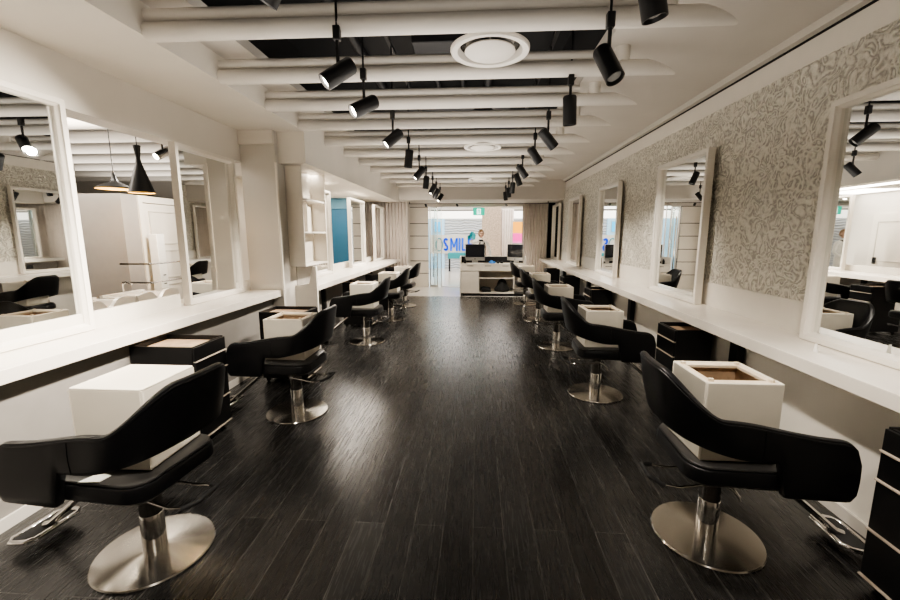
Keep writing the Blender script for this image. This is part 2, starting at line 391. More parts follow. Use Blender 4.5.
# round diffusers
def diffuser(y, label):
    d = empty('ceiling_diffuser', (.08, y, 2.80), 0, label, 'air diffuser', 'round white ceiling diffusers')
    bm = bmesh.new(); lathe(bm, [(.262, 0), (.255, -.012), (.215, -.008), (.20, .03), (.215, .035), (.262, .012), (.262, 0)], 48); link('rim', bm, 'tube', d, True)
    bm = bmesh.new(); lathe(bm, [(.20, .03), (.185, .08), (.13, .13), (.128, .128), (.18, .078), (.195, .028), (.20, .03)], 48); link('cone', bm, 'silver', d, True)
    bm = bmesh.new(); lathe(bm, [(0, -.028), (.15, -.022), (.168, -.008), (.165, 0), (0, .004)], 48); link('disc', bm, 'tube', d, True)
    bm = bmesh.new()
    for k in range(3):
        a = k*2*PI/3 + .5; tube(bm, [(.13*math.cos(a), .13*math.sin(a), -.002), (.17*math.cos(a), .17*math.sin(a), .07)], .008, 6)
    link('bracket', bm, 'silver', d)
    bm = bmesh.new(); lathe(bm, [(.128, .12), (.128, .5)], 24); link('neck', bm, 'duct', d, True)
diffuser(2.97, 'large round white ceiling diffuser nearest the camera')
diffuser(6.05, 'round white ceiling diffuser midway down the room')
diffuser(9.5, 'small looking round white ceiling diffuser nearest the far curtains')

# ------------------------------------------------------------------ spotlights
def aim(d):
    return Vector((0, 0, -1)).rotation_difference(Vector(d).normalized()).to_matrix().to_4x4()
HL, HR = .215, .052
def spot(name, x, y, z, d, lit, label, group, rodtop=3.42, headmat='blackmetal'):
    o = empty(name, (x, y, z), 0, label, 'spotlight', group)
    R = aim(d); piv = Vector((0, 0, .115))
    bm = bmesh.new(); tube(bm, [(0, 0, .26), (0, 0, rodtop - z)], .0075, 8); link('rod', bm, 'blackmetal', o, True)
    b = bx('connector', 'blackmetal', (-.022, .022, -.022, .022, .185, .265), o, bevel=.006)
    bm = bmesh.new(); tube(bm, [(0, 0, .19), (0, 0, .03)], .011, 8); link('stem', bm, 'blackmetal', o, True)
    bm = bmesh.new(); lathe(bm, [(0, HL*.5), (HR*.86, HL*.5), (HR, HL*.44), (HR, -HL*.5), (HR*.9, -HL*.5), (HR*.82, -HL*.36), (0, -HL*.36)], 28, R)
    h = link('lamp_head', bm, headmat, o, True)
    bm = bmesh.new(); lathe(bm, [(0, -HL*.37), (HR*.72, -HL*.37), (HR*.72, -HL*.42), (HR*.3, -HL*.46), (0, -HL*.46)], 24, R)
    link('lens', bm, 'lamp' if lit else 'lampdim', h, True)
    return o
LS = [(-.82, 1.80, 2.63), (-.85, 2.66, 2.57), (-.85, 3.25, 2.55), (-.85, 4.34, 2.555), (-.86, 5.40, 2.54), (-.87, 6.45, 2.51), (-.88, 7.4, 2.49), (-.89, 8.6, 2.5), (-.90, 9.5, 2.5), (-.91, 10.6, 2.5)]
LD = [(-.5, .1, -.8), (-.75, -.38, -.62), (-.72, -.5, -.5), (-.62, -.35, -.62), (-.12, 0, -1), (-.55, -.25, -.7), (-.1, 0, -1), (-.4, -.2, -.8), (-.4, -.2, -.8), (-.45, -.3, -.7)]
RS = [(.72, 1.95, 2.60), (.73, 2.54, 2.54), (.72, 3.46, 2.55), (.72, 4.45, 2.555), (.715, 5.37, 2.56), (.71, 6.7, 2.56), (.73, 7.6, 2.55), (.74, 8.8, 2.54), (.74, 9.8, 2.54), (.73, 10.7, 2.54)]
RD = [(.22, .05, -.9), (.28, -.42, -.85), (.06, .1, -1), (.68, .25, -.7), (.55, .2, -.75), (.55, .1, -.75), (.35, 0, -.9), (-.05, .3, -.95), (.1, 0, -1), (.1, 0, -1)]
LIT = [1, 1, 1, 1, 0, 1, 0, 1, 0, 1]
WARM = (1, .91, .80)
def lamp(loc, d, e, size=1.25, blend=.6, col=WARM, name='spot_and_fill_beam'):
    l = bpy.data.lights.new(name, 'SPOT'); l.energy = e; l.spot_size = size; l.spot_blend = blend; l.color = col; l.shadow_soft_size = .04
    o = bpy.data.objects.new(name, l); C.objects.link(o)
    o.location = Vector(loc) + Vector(d).normalized() * .16
    o.rotation_euler = Vector(d).to_track_quat('-Z', 'Y').to_euler()
ENL, ENR = 150, 42
for i in range(10):
    n = ['nearest the camera', 'second from the camera', 'third from the camera', 'fourth from the camera', 'fifth from the camera', 'sixth from the camera', 'seventh from the camera', 'third from the far curtains', 'second from the far curtains', 'nearest the far curtains'][i]
    spot('track_spotlight', *LS[i], LD[i], LIT[i], 'black cylinder spotlight in the row above the left chairs, ' + n, 'black spotlights above the left chairs')
    spot('track_spotlight', *RS[i], RD[i], 0, 'black cylinder spotlight in the row above the right chairs, ' + n, 'black spotlights above the right chairs')
    lamp(LS[i], (LD[i][0]-.25, LD[i][1], LD[i][2]), ENL)
    lamp(RS[i], RD[i] if RD[i][0] > .3 else (RD[i][0]+.25, RD[i][1], RD[i][2]), ENR)
lamp((.73, 8.8, 2.54), (-.2, .75, -.6), 90)  # extra beam added to brighten the reception desk
lamp((-.9, 8.6, 2.5), (-.2, .8, -.35), 60)  # extra beam added to brighten the far end
lamp((-.8, .3, 2.6), (-.35, .75, -.85), 100)  # fill beam added out of view, no lamp head here
lamp((.7, .3, 2.6), (.3, .8, -.8), 45)  # matching fill beam on the right, also added out of view
for x, n in ((-.86, 'left'), (.73, 'right')):
    tag(bx('lighting_track', 'blackmetal', (x-.018, x+.018, .5, 11.2, 3.42, 3.45)), 'black lighting track in the ceiling void above the %s row of spotlights' % n, 'lighting track', 'black lighting tracks')

# ------------------------------------------------------------------ counters
def counter(name, x0, x1, y0, y1, label, supports, boxes=None):
    c = bx(name, 'counter', boxes if boxes else (x0, x1, y0, y1, .822, .902), bevel=.004)
    tag(c, label, 'counter')
    for s in supports: bx('support', 'black', s, c)
    return c
counter('styling_counter', 1.86, 2.297, -1.4, 12.33, 'long cream white styling counter along the patterned right wall', [(2.03, 2.085, y-.05, y+.05, .0, .822) for y in (3.27, 5.5, 7.6, 9.7)])
counter('styling_counter', -2.86, -2.45, -1.4, 5.01, 'bright cream white styling counter in front of the left wash room opening', [])
counter('styling_counter', -2.68, -2.17, 5.42, 11.7, 'long cream white styling counter along the far left behind the shelf unit', [(-2.42, -2.36, y-.03, y+.03, 0, .822) for y in (6.3, 7.7, 9.3)], [(-2.68, -2.17, 6.125, 11.7, .822, .902), (-2.418, -2.17, 5.42, 6.125, .822, .902)])

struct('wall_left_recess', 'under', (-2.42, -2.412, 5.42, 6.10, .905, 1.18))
struct('trim_6', 'wall', (-2.85, -2.42, 4.985, 5.02, 2.66, LOW-.002))
# white slanted end panel of the far left counter
bm = bmesh.new(); prism(bm, [(-2.42, 0), (-2.12, 0), (-2.12, 1.17), (-2.17, 1.17), (-2.23, .94), (-2.42, .91)], 'y', 5.36, 5.40)
tag(link('counter_end_panel', bm, 'frame', bevel=.002), 'white end panel with a slanted cut top under the shelf unit', 'panel')

# wall shelf unit
sh = empty('shelf_unit', (-2.42, 5.25, 1.18), 0, 'tall white open shelf unit with three compartments on the pillar', 'shelf unit')
bx('side_panel', 'frame', (.0, .21, 0, .022, 0, 1.29), sh); bx('side_panel', 'frame', (0, .21, .80, .822, 0, 1.29), sh)
bx('top_panel', 'frame', (0, .21, .022, .80, 1.268, 1.29), sh); bx('bottom_panel', 'frame', (0, .21, .022, .80, 0, .022), sh)
bx('shelf', 'frame', (0, .20, .022, .80, .43, .452), sh); bx('shelf', 'frame', (0, .20, .022, .80, .86, .882), sh)
bx('back_panel', 'frame', (0.0, .012, .022, .80, .022, 1.268), sh)
bx('divider', 'frame', (.012, .10, .40, .42, .452, .86), sh)

# ------------------------------------------------------------------ mirrors
def mirror(x, y0, y1, z0, z1, side, label, group):
    """side +1: mirror faces -X (right wall); -1: faces +X."""
    o = empty('wall_mirror', (x, (y0+y1)/2, z0), 0 if side > 0 else PI, label, 'mirror', group)
    w = (y1-y0)/2; h = z1-z0; f = .052; d = .07
    bm = bmesh.new()
    # stepped profile frame as four mitred rails
    prof = [(0, 0), (f*.72, 0), (f*.72, .012), (f, .03), (f, d), (0, d)]
    corners = [(-w, 0, 1, 1), (w, 0, -1, 1), (w, h, -1, -1), (-w, h, 1, -1)]
    rings = [[bm.verts.new((q, cy + sx*p, cz + sz*p)) for p, q in prof] for cy, cz, sx, sz in corners]
    for i in range(4):
        A, B = rings[i], rings[(i+1) % 4]
        for k in range(len(prof)): bm.faces.new((A[k], A[(k+1) % len(prof)], B[(k+1) % len(prof)], B[k]))
    link('frame', bm, 'frame', o, bevel=.003)
    bx('mirror_glass', 'mirror', (.05, .056, -w+f-.004, w-f+.004, f-.004, h-f+.004), o)
    bx('backing', 'white', (.058, d-.004, -w+f-.004, w-f+.004, f-.004, h-f+.004), o)
    return o
RM = [(1.80, 2.86), (4.16, 5.28), (6.42, 7.62), (8.78, 10.05), (10.75, 12.0)]
RM = [(1.85, 2.86), (4.22, 5.33), (6.72, 7.75), (9.15, 10.2), (11.35, 12.3)]
for i, (a, b) in enumerate(RM):
    mirror(2.19, a, b, .905, 2.41, 1, ['white framed mirror on the right counter nearest the camera, cut by the picture edge', 'tall white framed mirror standing second along the patterned wall', 'white framed mirror standing third along the patterned wall', 'white framed mirror standing fourth along the patterned wall', 'white framed mirror beside the far right curtain'][i], 'white framed mirrors on the right counter')
LM = [(-2.80, 1.83, 2.81, 2.50), (-2.80, 3.84, 4.80, 2.45), (-2.54, 6.22, 7.24, 2.33), (-2.54, 8.38, 9.48, 2.33), (-2.54, 10.42, 11.42, 2.33)]
for i, (x, a, b, zt) in enumerate(LM):
    mirror(x, a, b, .905, zt, -1, ['large white framed mirror on the left counter nearest the camera', 'white framed mirror between the wash room opening and the pillar', 'white framed mirror just beyond the white shelf unit', 'white framed mirror between the blue wall and the curtain', 'white framed mirror in front of the far left curtain'][i], 'white framed mirrors on the left counters')

# ------------------------------------------------------------------ salon chair (local +x = front)
def path(u):
    """u 0..1 around the shell: front of one arm -> back -> front of the other; returns f, s, nx, ny, arclike t (0 arm .. 1 back)."""
    pass
def build_shell():
    FR, A, B, F0 = .445, .235, .275, -.025     # arm front, rear radius, half width, where the curve starts
    pts = []
    na, nc = 26, 40
    for i in range(na): pts.append((FR + (F0-FR)*i/na, -B, 0))
    for i in range(nc+1):
        th = PI*i/nc; e = 2/2.9
        s = -math.copysign(abs(math.cos(th))**e, math.cos(th))*B; f = F0 - (abs(math.sin(th))**e)*A
        pts.append((f, s, math.sin(th)))
    for i in range(1, na+1): pts.append((F0 + (FR-F0)*i/na, B, 0))
    def sm(a, b, x):
        t = max(0, min(1, (x-a)/(b-a))); return t*t*(3-2*t)
    bm = bmesh.new(); rings = []
    th = .019
    # arclength from each front
    L = [0]
    for p, q in zip(pts, pts[1:]): L.append(L[-1] + math.hypot(q[0]-p[0], q[1]-p[1]))
    tot = L[-1]
    for i, (f, s, w) in enumerate(pts):
        a = pts[max(i-1, 0)]; b = pts[min(i+1, len(pts)-1)]
        tx, ty = b[0]-a[0], b[1]-a[1]; l = math.hypot(tx, ty); tx /= l; ty /= l
        nx, ny = -ty, tx                      # outward or inward
        if nx*(f-.05) + ny*s < 0: nx, ny = -nx, -ny
        d = min(L[i], tot-L[i])               # distance from the nearer front
        top = .715 + .07*sm(.05, .62, d) + .19*sm(.56, .79, d)
        if d < .09: top -= .09 - math.sqrt(max(0, .09**2 - (.09-d)**2))
        bot = .425
        bot += (.165)*sm(.285, .325, d) + .075*sm(.40, .80, d)
        if d < .03: bot += .03 - math.sqrt(max(0, .03**2-(.03-d)**2))
        bk = sm(.42, .80, d)
        sec = []
        r = .016
        zs_o = [(th-.006, bot), (th, bot+.008)] + [(th, bot + (top-bot)*k/7) for k in range(1, 7)] + [(th, top-r), (th*.75, top-r*.3), (0, top), (-th*.75, top-r*.3), (-th, top-r)]
        zs_i = [(-th, bot + (top-bot)*k/7) for k in range(6, 0, -1)] + [(-th, bot+.008), (-th+.006, bot)]
        ring = []
        for o, z in zs_o + zs_i:
            lean = bk*.20*max(0, z-.52)
            puff = .006*math.sin(PI*max(0, min(1, (z-bot)/(top-bot)))) if o > 0 else 0
            off = o + lean + puff
            ring.append(bm.verts.new((f + nx*off, s + ny*off, z)))
        rings.append(ring)
    n = len(rings[0])
    for A_, B_ in zip(rings, rings[1:]):
        for k in range(n): bm.faces.new((A_[k], A_[(k+1) % n], B_[(k+1) % n], B_[k]))
    bm.faces.new(rings[0]); bm.faces.new(rings[-1][::-1])
    return bm, pts, L, rings
def rounded_slab(bm, x0, x1, y0, y1, z0, z1, r, edge=.012, n=8):
    pl = []
    for cx, cy, a0 in ((x1-r, y1-r, 0), (x0+r, y1-r, PI/2), (x0+r, y0+r, PI), (x1-r, y0+r, 1.5*PI)):
        for k in range(n+1):
            a = a0 + PI/2*k/n; pl.append((cx, cy, math.cos(a), math.sin(a)))
    prof = [(-edge, z0), (0, z0+edge), (0, z1-edge), (-edge*.3, z1-edge*.3), (-edge, z1)]
    rings = [[bm.verts.new((cx+ca*(r+o), cy+sa*(r+o), z)) for cx, cy, ca, sa in pl] for o, z in prof]
    N = len(pl)
    for A, B in zip(rings, rings[1:]):
        for k in range(N): bm.faces.new((A[k], A[(k+1) % N], B[(k+1) % N], B[k]))
    bm.faces.new(rings[0][::-1]); bm.faces.new(rings[-1])

def make_chair(label, group):
    o = empty('salon_chair', (0, 0, 0), 0, label, 'salon chair', group)
    bm, pts, L, rings = build_shell(); shell = link('shell_back', bm, 'leather', o, True)
    bm = bmesh.new()                         # piping along the top of the shell and seams at the bends
    top = [r[10].co.copy() if False else None for r in []]
    bm.free()
    me = shell.data; n = 21
    bm = bmesh.new()
    cnt = len(pts)
    vv = [v.co.copy() for v in me.vertices]; per = len(vv)//cnt
    for off in (8, 12):
        line = [vv[i*per+off] for i in range(2, cnt-2)]
        tube(bm, line, .0032, 6)
    for target in (.40,):
        for fl in (0, 1):
            idx = min(range(cnt), key=lambda i: abs((L[i] if not fl else L[-1]-L[i]) - target))
            if (L[idx] < L[-1]/2) == (not fl):
                tube(bm, [vv[idx*per+k] for k in range(1, 9)], .0025, 6)
    link('piping', bm, 'leather', shell, True)
    bm = bmesh.new(); rounded_slab(bm, -.225, .36, -.253, .253, .425, .515, .10, .02)
    seat = link('seat', bm, 'leather', o, True)
    bm = bmesh.new(); rounded_slab(bm, -.215, .35, -.243, .243, .510, .528, .095, .008)
    link('seat_cushion', bm, 'grey_leather', seat, True)
    bx('mount_plate', 'blackmetal', (-.12, .12, -.10, .10, .395, .425), o, bevel=.006)
    bm = bmesh.new(); lathe(bm, [(0, 0), (.262, 0), (.267, .006), (.262, .013), (.07, .021), (0, .021)], 72)
    link('base_plate', bm, 'brushed', o, True)
    bm = bmesh.new(); lathe(bm, [(0, .02), (.053, .02), (.053, .215), (.05, .22), (0, .22)], 32); link('lower_column', bm, 'chrome', o, True)
    bm = bmesh.new(); lathe(bm, [(0, .215), (.049, .215), (.049, .395), (0, .395)], 32); link('upper_column', bm, 'chrome_dark_refl', o, True)
    # pump lever: a loop of rod reaching out behind the column
    bm = bmesh.new()
    tube(bm, [(.03, -.07, .355), (-.02, -.075, .345), (-.20, -.095, .325), (-.28, -.095, .335), (-.335, -.06, .355), (-.335, .06, .355), (-.28, .095, .335), (-.20, .095, .325), (-.02, .075, .345), (.03, .07, .355)], .008, 10)
    tube(bm, [(.0, -.085, .35), (.0, .085, .35)], .013, 12)
    pl = link('pump_lever', bm, 'chrome', o, True)
    bm = bmesh.new(); tube(bm, [(-.27, -.096, .333), (-.282, -.095, .336), (-.336, -.06, .356), (-.336, .06, .356), (-.282, .095, .336), (-.27, .096, .333)], .0115, 10); link('grip', bm, 'rubber', pl, True)
    bm = bmesh.new(); tube(bm, [(.02, -.085, .35), (.05, -.10, .335), (.075, -.115, .305), (.08, -.12, .285)], [.012, .011, .009, .006], 10); link('release_handle', bm, 'chrome', o, True)
    # footrest reaching forward and down to a foot plate
    bm = bmesh.new(); tube(bm, [(.10, 0, .405), (.24, 0, .39), (.33, 0, .33), (.62, 0, .085), (.66, 0, .07)], .017, 12)
    fb = link('footrest_bar', bm, 'chrome', o, True)
    bm = bmesh.new(); tube(bm, [(.58, -.10, .078), (.61, -.13, .075), (.70, -.13, .06), (.73, -.10, .055), (.73, .10, .055), (.70, .13, .06), (.61, .13, .075), (.58, .10, .078)], .013, 10, closed=True); fl = link('footrest_loop', bm, 'chrome', o, True)
    bx('foot_plate', 'rubber', (.60, .71, -.115, .115, .058, .07), fl, bevel=.004)
    return o

def make_pouf(open_, label, m='pouf', h=.39, group='cream upholstered cubes on the chair seats'):
    o = empty('upholstered_cube', (0, 0, 0), 0, label, 'pouf', group)
    a = .172
    if not open_:
        bm = bmesh.new(); box(bm, -a, a, -a, a, 0, h); link('cover', bm, m, o, bevel=.012, seg=3)
        bm = bmesh.new()
        for z in (h-.003,):
            tube(bm, [(-a+.008, -a+.004, z), (a-.008, -a+.004, z), (a-.004, -a+.008, z), (a-.004, a-.008, z), (a-.008, a-.004, z), (-a+.008, a-.004, z), (-a+.004, a-.008, z), (-a+.004, -a+.008, z)], .005, 8, closed=True)
        for sx in (-1, 1):
            for sy in (-1, 1): tube(bm, [(sx*(a-.003), sy*(a-.003), .01), (sx*(a-.003), sy*(a-.003), h-.008)], .004, 6)
        link('piping', bm, m, o, True)
    else:
        t = .012
        bm = bmesh.new(); box(bm, -a, a, -a, -a+t, 0, h); box(bm, -a, a, a-t, a, 0, h); box(bm, -a, -a+t, -a+t, a-t, 0, h); box(bm, a-t, a, -a+t, a-t, 0, h); box(bm, -a+t, a-t, -a+t, a-t, 0, t)
        link('cover', bm, m, o, bevel=.006)
        w = .045
        bm = bmesh.new()
        box(bm, -a+t, a-t, -a+t, -a+t+w, h-.022, h-.004); box(bm, -a+t, a-t, a-t-w, a-t, h-.022, h-.004)
        box(bm, -a+t, -a+t+w*.7, -a+t+w, a-t-w, h-.022, h-.004); box(bm, a-t-w*.7, a-t, -a+t+w, a-t-w, h-.022, h-.004)
        link('rim', bm, 'rimwood', o, bevel=.003)
        for sx in (-1, 1):
            for sy in (-1, 1):
                bm = bmesh.new(); lathe(bm, [(0, .012), (.012, .012), (.014, 0), (0, 0)], 10, Matrix.Translation((sx*(a-.035), sy*(a-.04), h-.004))); link('foot_stud', bm, 'rimwood', o)
        bx('inner_board', 'wood', [(-a+t, a-t, -a+t, -a+t+.01, .03, h-.03), (-a+t, a-t, a-t-.01, a-t, .03, h-.03), (-a+t, -a+t+.01, -a+t, a-t, .03, h-.03), (a-t-.01, a-t, -a+t, a-t, .03, h-.03)], o)
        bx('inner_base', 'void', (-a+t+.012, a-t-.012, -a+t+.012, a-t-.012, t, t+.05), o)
    return o

def make_trolley(W, D, Hh, label, group):
    """local +x = drawer side; origin at floor centre."""
    o = empty('drawer_trolley', (0, 0, 0), 0, label, 'trolley', group)
    b = bmesh.new()
    x0, x1, y0, y1 = -D/2, D/2-.02, -W/2, W/2
    for d in ((x0, x1, y0, y0+.016, .05, Hh), (x0, x1, y1-.016, y1, .05, Hh), (x0, x0+.016, y0+.016, y1-.016, .05, Hh), (x0+.016, x1, y0+.016, y1-.016, .05, .066), (x1-.016, x1, y0+.016, y1-.016, Hh-.055, Hh-.004)): box(b, *d)
    link('body', b, 'black', o, bevel=.002)
    tr = bx('tray', 'wood', (x0+.016, x1-.016, y0+.016, y1-.016, Hh-.05, Hh-.036), o)
    zs = [(.065, .285), (.295, .525), (.535, .66), (.67, Hh-.008)]
    for a, c in zs:
        d = bx('drawer', 'black', (x1+.002, x1+.018, y0+.004, y1-.004, a, c), o, bevel=.002)
        bm = bmesh.new(); prism(bm, [(x1+.004, a-.008), (x1+.028, a-.008), (x1+.028, a-.002), (x1+.004, a)], 'y', y0+.004, y1-.004)
        link('drawer_lip', bm, 'lip', d)
    for sx in (-1, 1):
        for sy in (-1, 1):
            bm = bmesh.new(); lathe(bm, [(0, -.012), (.02, -.012), (.025, -.006), (.025, .006), (.02, .012), (0, .012)], 16, Matrix.Translation((sx*(D/2-.05)-.01, sy*(W/2-.04), .025)) @ Matrix.Rotation(PI/2, 4, 'X'))
            tube(bm, [(sx*(D/2-.05)-.01, sy*(W/2-.04), .045), (sx*(D/2-.05)-.01, sy*(W/2-.04), .055)], .01, 8)
            link('caster', bm, 'rubber', o, True)
    return o

LC = [(-1.62, 1.785), (-1.608, 3.46), (-1.627, 5.956), (-1.60, 7.612), (-1.59, 9.073)]
LR = [-5, -2, 0, -3, -6]
RC = [(1.25, 2.075), (1.221, 4.07), (1.167, 5.846), (1.181, 7.69), (1.15, 9.50)]
RR = [-3, -4, -3, 3, 3]
cn = [['nearest the camera', 'second from the camera', 'third from the camera', 'fourth from the camera', 'nearest the grooved far wall panel'],
      ['nearest the camera', 'second from the camera', 'third from the camera', 'fourth from the camera', 'nearest the reception desk']]
first = make_chair('', 'black styling chairs')
poufs_o = None; poufs_c = None
pl = [['closed pale cream cube on the seat of the nearest left chair', 'upturned hollow cream cube on the second left chair', 'upturned hollow cream cube on the third left chair', 'cream cube on the fourth left chair', 'cream cube on the left chair nearest the far wall'],
      ['upturned hollow cream cube on the nearest right chair', 'upturned hollow cream cube on the second right chair', 'upturned hollow cream cube on the third right chair', 'cream cube on the fourth right chair', 'cream cube on the right chair nearest the reception desk']]
for side, (cs, rs) in enumerate(((LC, LR), (RC, RR))):
    for i, ((x, y), r) in enumerate(zip(cs, rs)):
        rz = (PI if side == 0 else 0) + math.radians(r)
        lab = 'black leather salon chair on the %s side, %s' % (('left', 'right')[side], cn[side][i])
        if side == 0 and i == 0:
            first.location = (x, y, 0); first.rotation_euler = (0, 0, rz); first['label'] = lab
        else: dup(first, (x, y, 0), rz, lab)
        px, py = (x-.02, y+.03) if side == 0 else (x-.0, y-.01)
        pz = .530
        if side == 0 and i == 0: make_pouf(False, pl[0][0], 'pouf_white').location = (px, py, pz)
        elif poufs_o is None:
            poufs_o = make_pouf(True, pl[side][i], h=.355); poufs_o.location = (px, py, pz)
        elif side == 1 and i == 0: make_pouf(True, pl[1][0], h=.39).location = (px, py, pz)
        else: dup(poufs_o, (px, py, pz), 0, pl[side][i])

tl = make_trolley(.38, .50, .78, 'black drawer trolley with pale drawer edges behind the nearest left chair', 'black drawer trolleys at the left counter')
tl.location = (-2.30, 2.985, 0)
for (x, y), lab in zip([(-2.05, 4.36), (-2.02, 7.05), (-2.0, 8.45), (-1.97, 10.2)], ['black drawer trolley beside the white slanted end panel', 'black drawer trolley behind the third left chair', 'black drawer trolley behind the fourth left chair', 'black drawer trolley behind the last left chair near the curtain']):
    dup(tl, (x, y, 0), 0, lab)
trr = make_trolley(.35, .32, .775, 'low black drawer trolley under the right counter cut by the picture edge', 'black drawer trolleys at the right counter')
trr.location = (1.938, 1.62, 0); trr.rotation_euler = (0, 0, PI)
for (x, y), lab in zip([(1.895, 3.78), (1.88, 6.42), (1.86, 8.25), (1.84, 10.1)], ['low black drawer trolley between the two nearest right chairs', 'low black drawer trolley behind the second right chair', 'low black drawer trolley behind the third right chair', 'low black drawer trolley near the far right curtain']):
    dup(trr, (x, y, 0), PI, lab)

# small things on seats and counter
bm = bmesh.new(); prism(bm, [(0, 0), (.09, .01), (.10, .06), (.03, .075)], 'z', 0, .004)
o = link('folded_paper', bm, 'paper'); o.location = (-1.72, 1.54, .5295); tag(o, 'small white folded paper on the nearest left chair seat', 'paper')
bm = bmesh.new(); prism(bm, [(0, 0), (.03, 0), (.022, .05), (.012, .055)], 'x', 0, .006)
o = link('counter_clip', bm, 'paper'); o.location = (2.03, 2.50, .902); tag(o, 'small white plastic clip standing on the right counter', 'clip')

# ------------------------------------------------------------------ curtains
def curtain(x0, x1, y, z0, z1, n, label, amp=.045, wob=.3):
    bm = bmesh.new(); cols = []; N = n*10
    for i in range(N+1):
        t = i/N; ph = t*n*2*PI + math.sin(t*9)*wob
        x = x0 + (x1-x0)*t
        cols.append([bm.verts.new((x + .012*math.sin(ph*2+z), y + amp*math.sin(ph)*(1+.15*z), z0 + (z1-z0)*z)) for z in (0, .5, 1)])
    for A, B in zip(cols, cols[1:]):
        for k in range(2): bm.faces.new((A[k], B[k], B[k+1], A[k+1]))
    o = link('curtain', bm, 'curtain', None, True)
    s = o.modifiers.new('thick', 'SOLIDIFY'); s.thickness = .004
    return tag(o, label, 'curtain', 'cream floor length curtains')
curtain(-3.6, -1.97, 11.92, .02, 2.50, 17, 'pale pleated curtain hanging behind the far left counter')
curtain(1.35, 2.08, 12.40, .02, 2.49, 9, 'cream pleated curtain hanging beside the reception desk on the right')
bx_ = tag(bx('curtain_rail', 'blackmetal', (-1.9, 2.0, 11.80, 11.815, 2.43, 2.445)), 'thin dark rail with small spot heads above the entrance', 'rail')
for x in (-1.43, -.55, .82):
    bm = bmesh.new(); tube(bm, [(x, 11.81, 2.43), (x+.03, 11.79, 2.36)], .03, 12); link('rail_spot', bm, 'blackmetal' if x < 0 else 'silver', bx_, True)
for x in (-1.88, 1.98):
    bx('bracket', 'blackmetal', (x-.01, x+.01, 11.80, 11.815, 2.445, 2.5), bx_)
struct('curtain_gap_shade', 'void', (2.0, 2.30, 12.47, 12.49, .0, 2.5))  # black panel painting the dark gap between curtain and wall

# exit sign
ex = empty('exit_sign', (.075, 12.08, 2.13), 0, 'green lit exit sign hanging above the entrance', 'exit sign')
bx('sign_panel', 'green', (-.165, .165, -.015, .015, 0, .215), ex, bevel=.008)
bm = bmesh.new()
for d in ((-.055, .055, -.018, -.0155, .03, .05), (-.055, -.035, -.018, -.0155, .05, .16), (.035, .055, -.018, -.0155, .05, .16), (-.055, .055, -.018, -.0155, .16, .18), (-.012, .012, -.018, -.0155, .06, .13)): box(bm, *d)
link('pictogram', bm, 'signwhite', ex)
bx('hanger', 'alu', [(-.1, -.09, -.005, .005, .215, .37), (.09, .10, -.005, .005, .215, .37)], ex)

# ------------------------------------------------------------------ reception desk
dk = empty('reception_desk', (0, 10.65, 0), 0, 'cream reception desk with drawers and open shelf facing the salon', 'reception desk')
x0, x1 = -.38, 1.26
bx('side_panel', 'white', (x0-.03, x0, 0, .62, 0, 1.02), dk, bevel=.003); bx('side_panel', 'white', (x1, x1+.03, 0, .62, 0, 1.02), dk, bevel=.003)
bx('worktop', 'desk', (x0, x1, 0, .52, .815, .84), dk)
bx('back_ledge', 'black', (x0, x1, .50, .60, .84, 1.0), dk)
bx('plinth', 'black', (x0+.05, x1, .03, .5, .0, .07), dk)
bx('front_panel', 'white', (x0, x1, .60, .62, 0, 1.02), dk)
d = bx('door', 'desk', (x0+.006, .085, .005, .025, .08, .64), dk, bevel=.002)
bx('door_edge', 'desk', (x0, .09, .025, .5, .07, .08), d)
for a, b in ((x0+.006, .085), (.095, .535), (.545, .985), (1.0, 1.25)):
    q = bx('drawer', 'desk', (a, b, .005, .025, .655, .808), dk, bevel=.002)
    bx('drawer_handle', 'blackmetal', ((a+b)/2-.08, (a+b)/2+.08, -.004, .005, .782, .795), q)
bx('shelf', 'desk', (.09, .985, .02, .5, .455, .475), dk); bx('shelf', 'desk', (.09, .985, .02, .5, .07, .09), dk)
bx('partition', 'desk', (.085, .095, .025, .5, .07, .64), dk); bx('partition', 'desk', (.98, 1.0, .005, .5, .07, .64), dk)
bx('back_panel', 'desk', (x0, x1, .49, .50, .07, .815), dk)
def blob(name, m, loc, size, seed, label, cat, flat=.3):
    rnd = random.Random(seed); bm = bmesh.new(); bmesh.ops.create_icosphere(bm, subdivisions=3, radius=1)
    ph = [rnd.uniform(0, 6) for _ in range(6)]
    for v in bm.verts:
        c = v.co; k = 1 + .12*math.sin(c.x*4+ph[0]) + .1*math.sin(c.y*5+ph[1]+c.z*3) + .08*math.sin(c.z*6+ph[2])
        z = max(-flat*1.6, c.z*k)
        v.co = (c.x*k*size[0], c.y*k*size[1], (z+flat*1.6)*size[2])
    o = link(name, bm, m, None, True); o.location = loc; return tag(o, label, cat)
hb = blob('black_bag', 'cloth_black', (.70, 10.90, .091), (.20, .13, .20), 3, 'slumped black bag on the lower shelf of the reception desk', 'bag')
blob('folded_cape', 'cloth_black', (.27, 10.88, .091), (.13, .13, .09), 5, 'low black folded cape beside the bag in the desk shelf', 'cape')
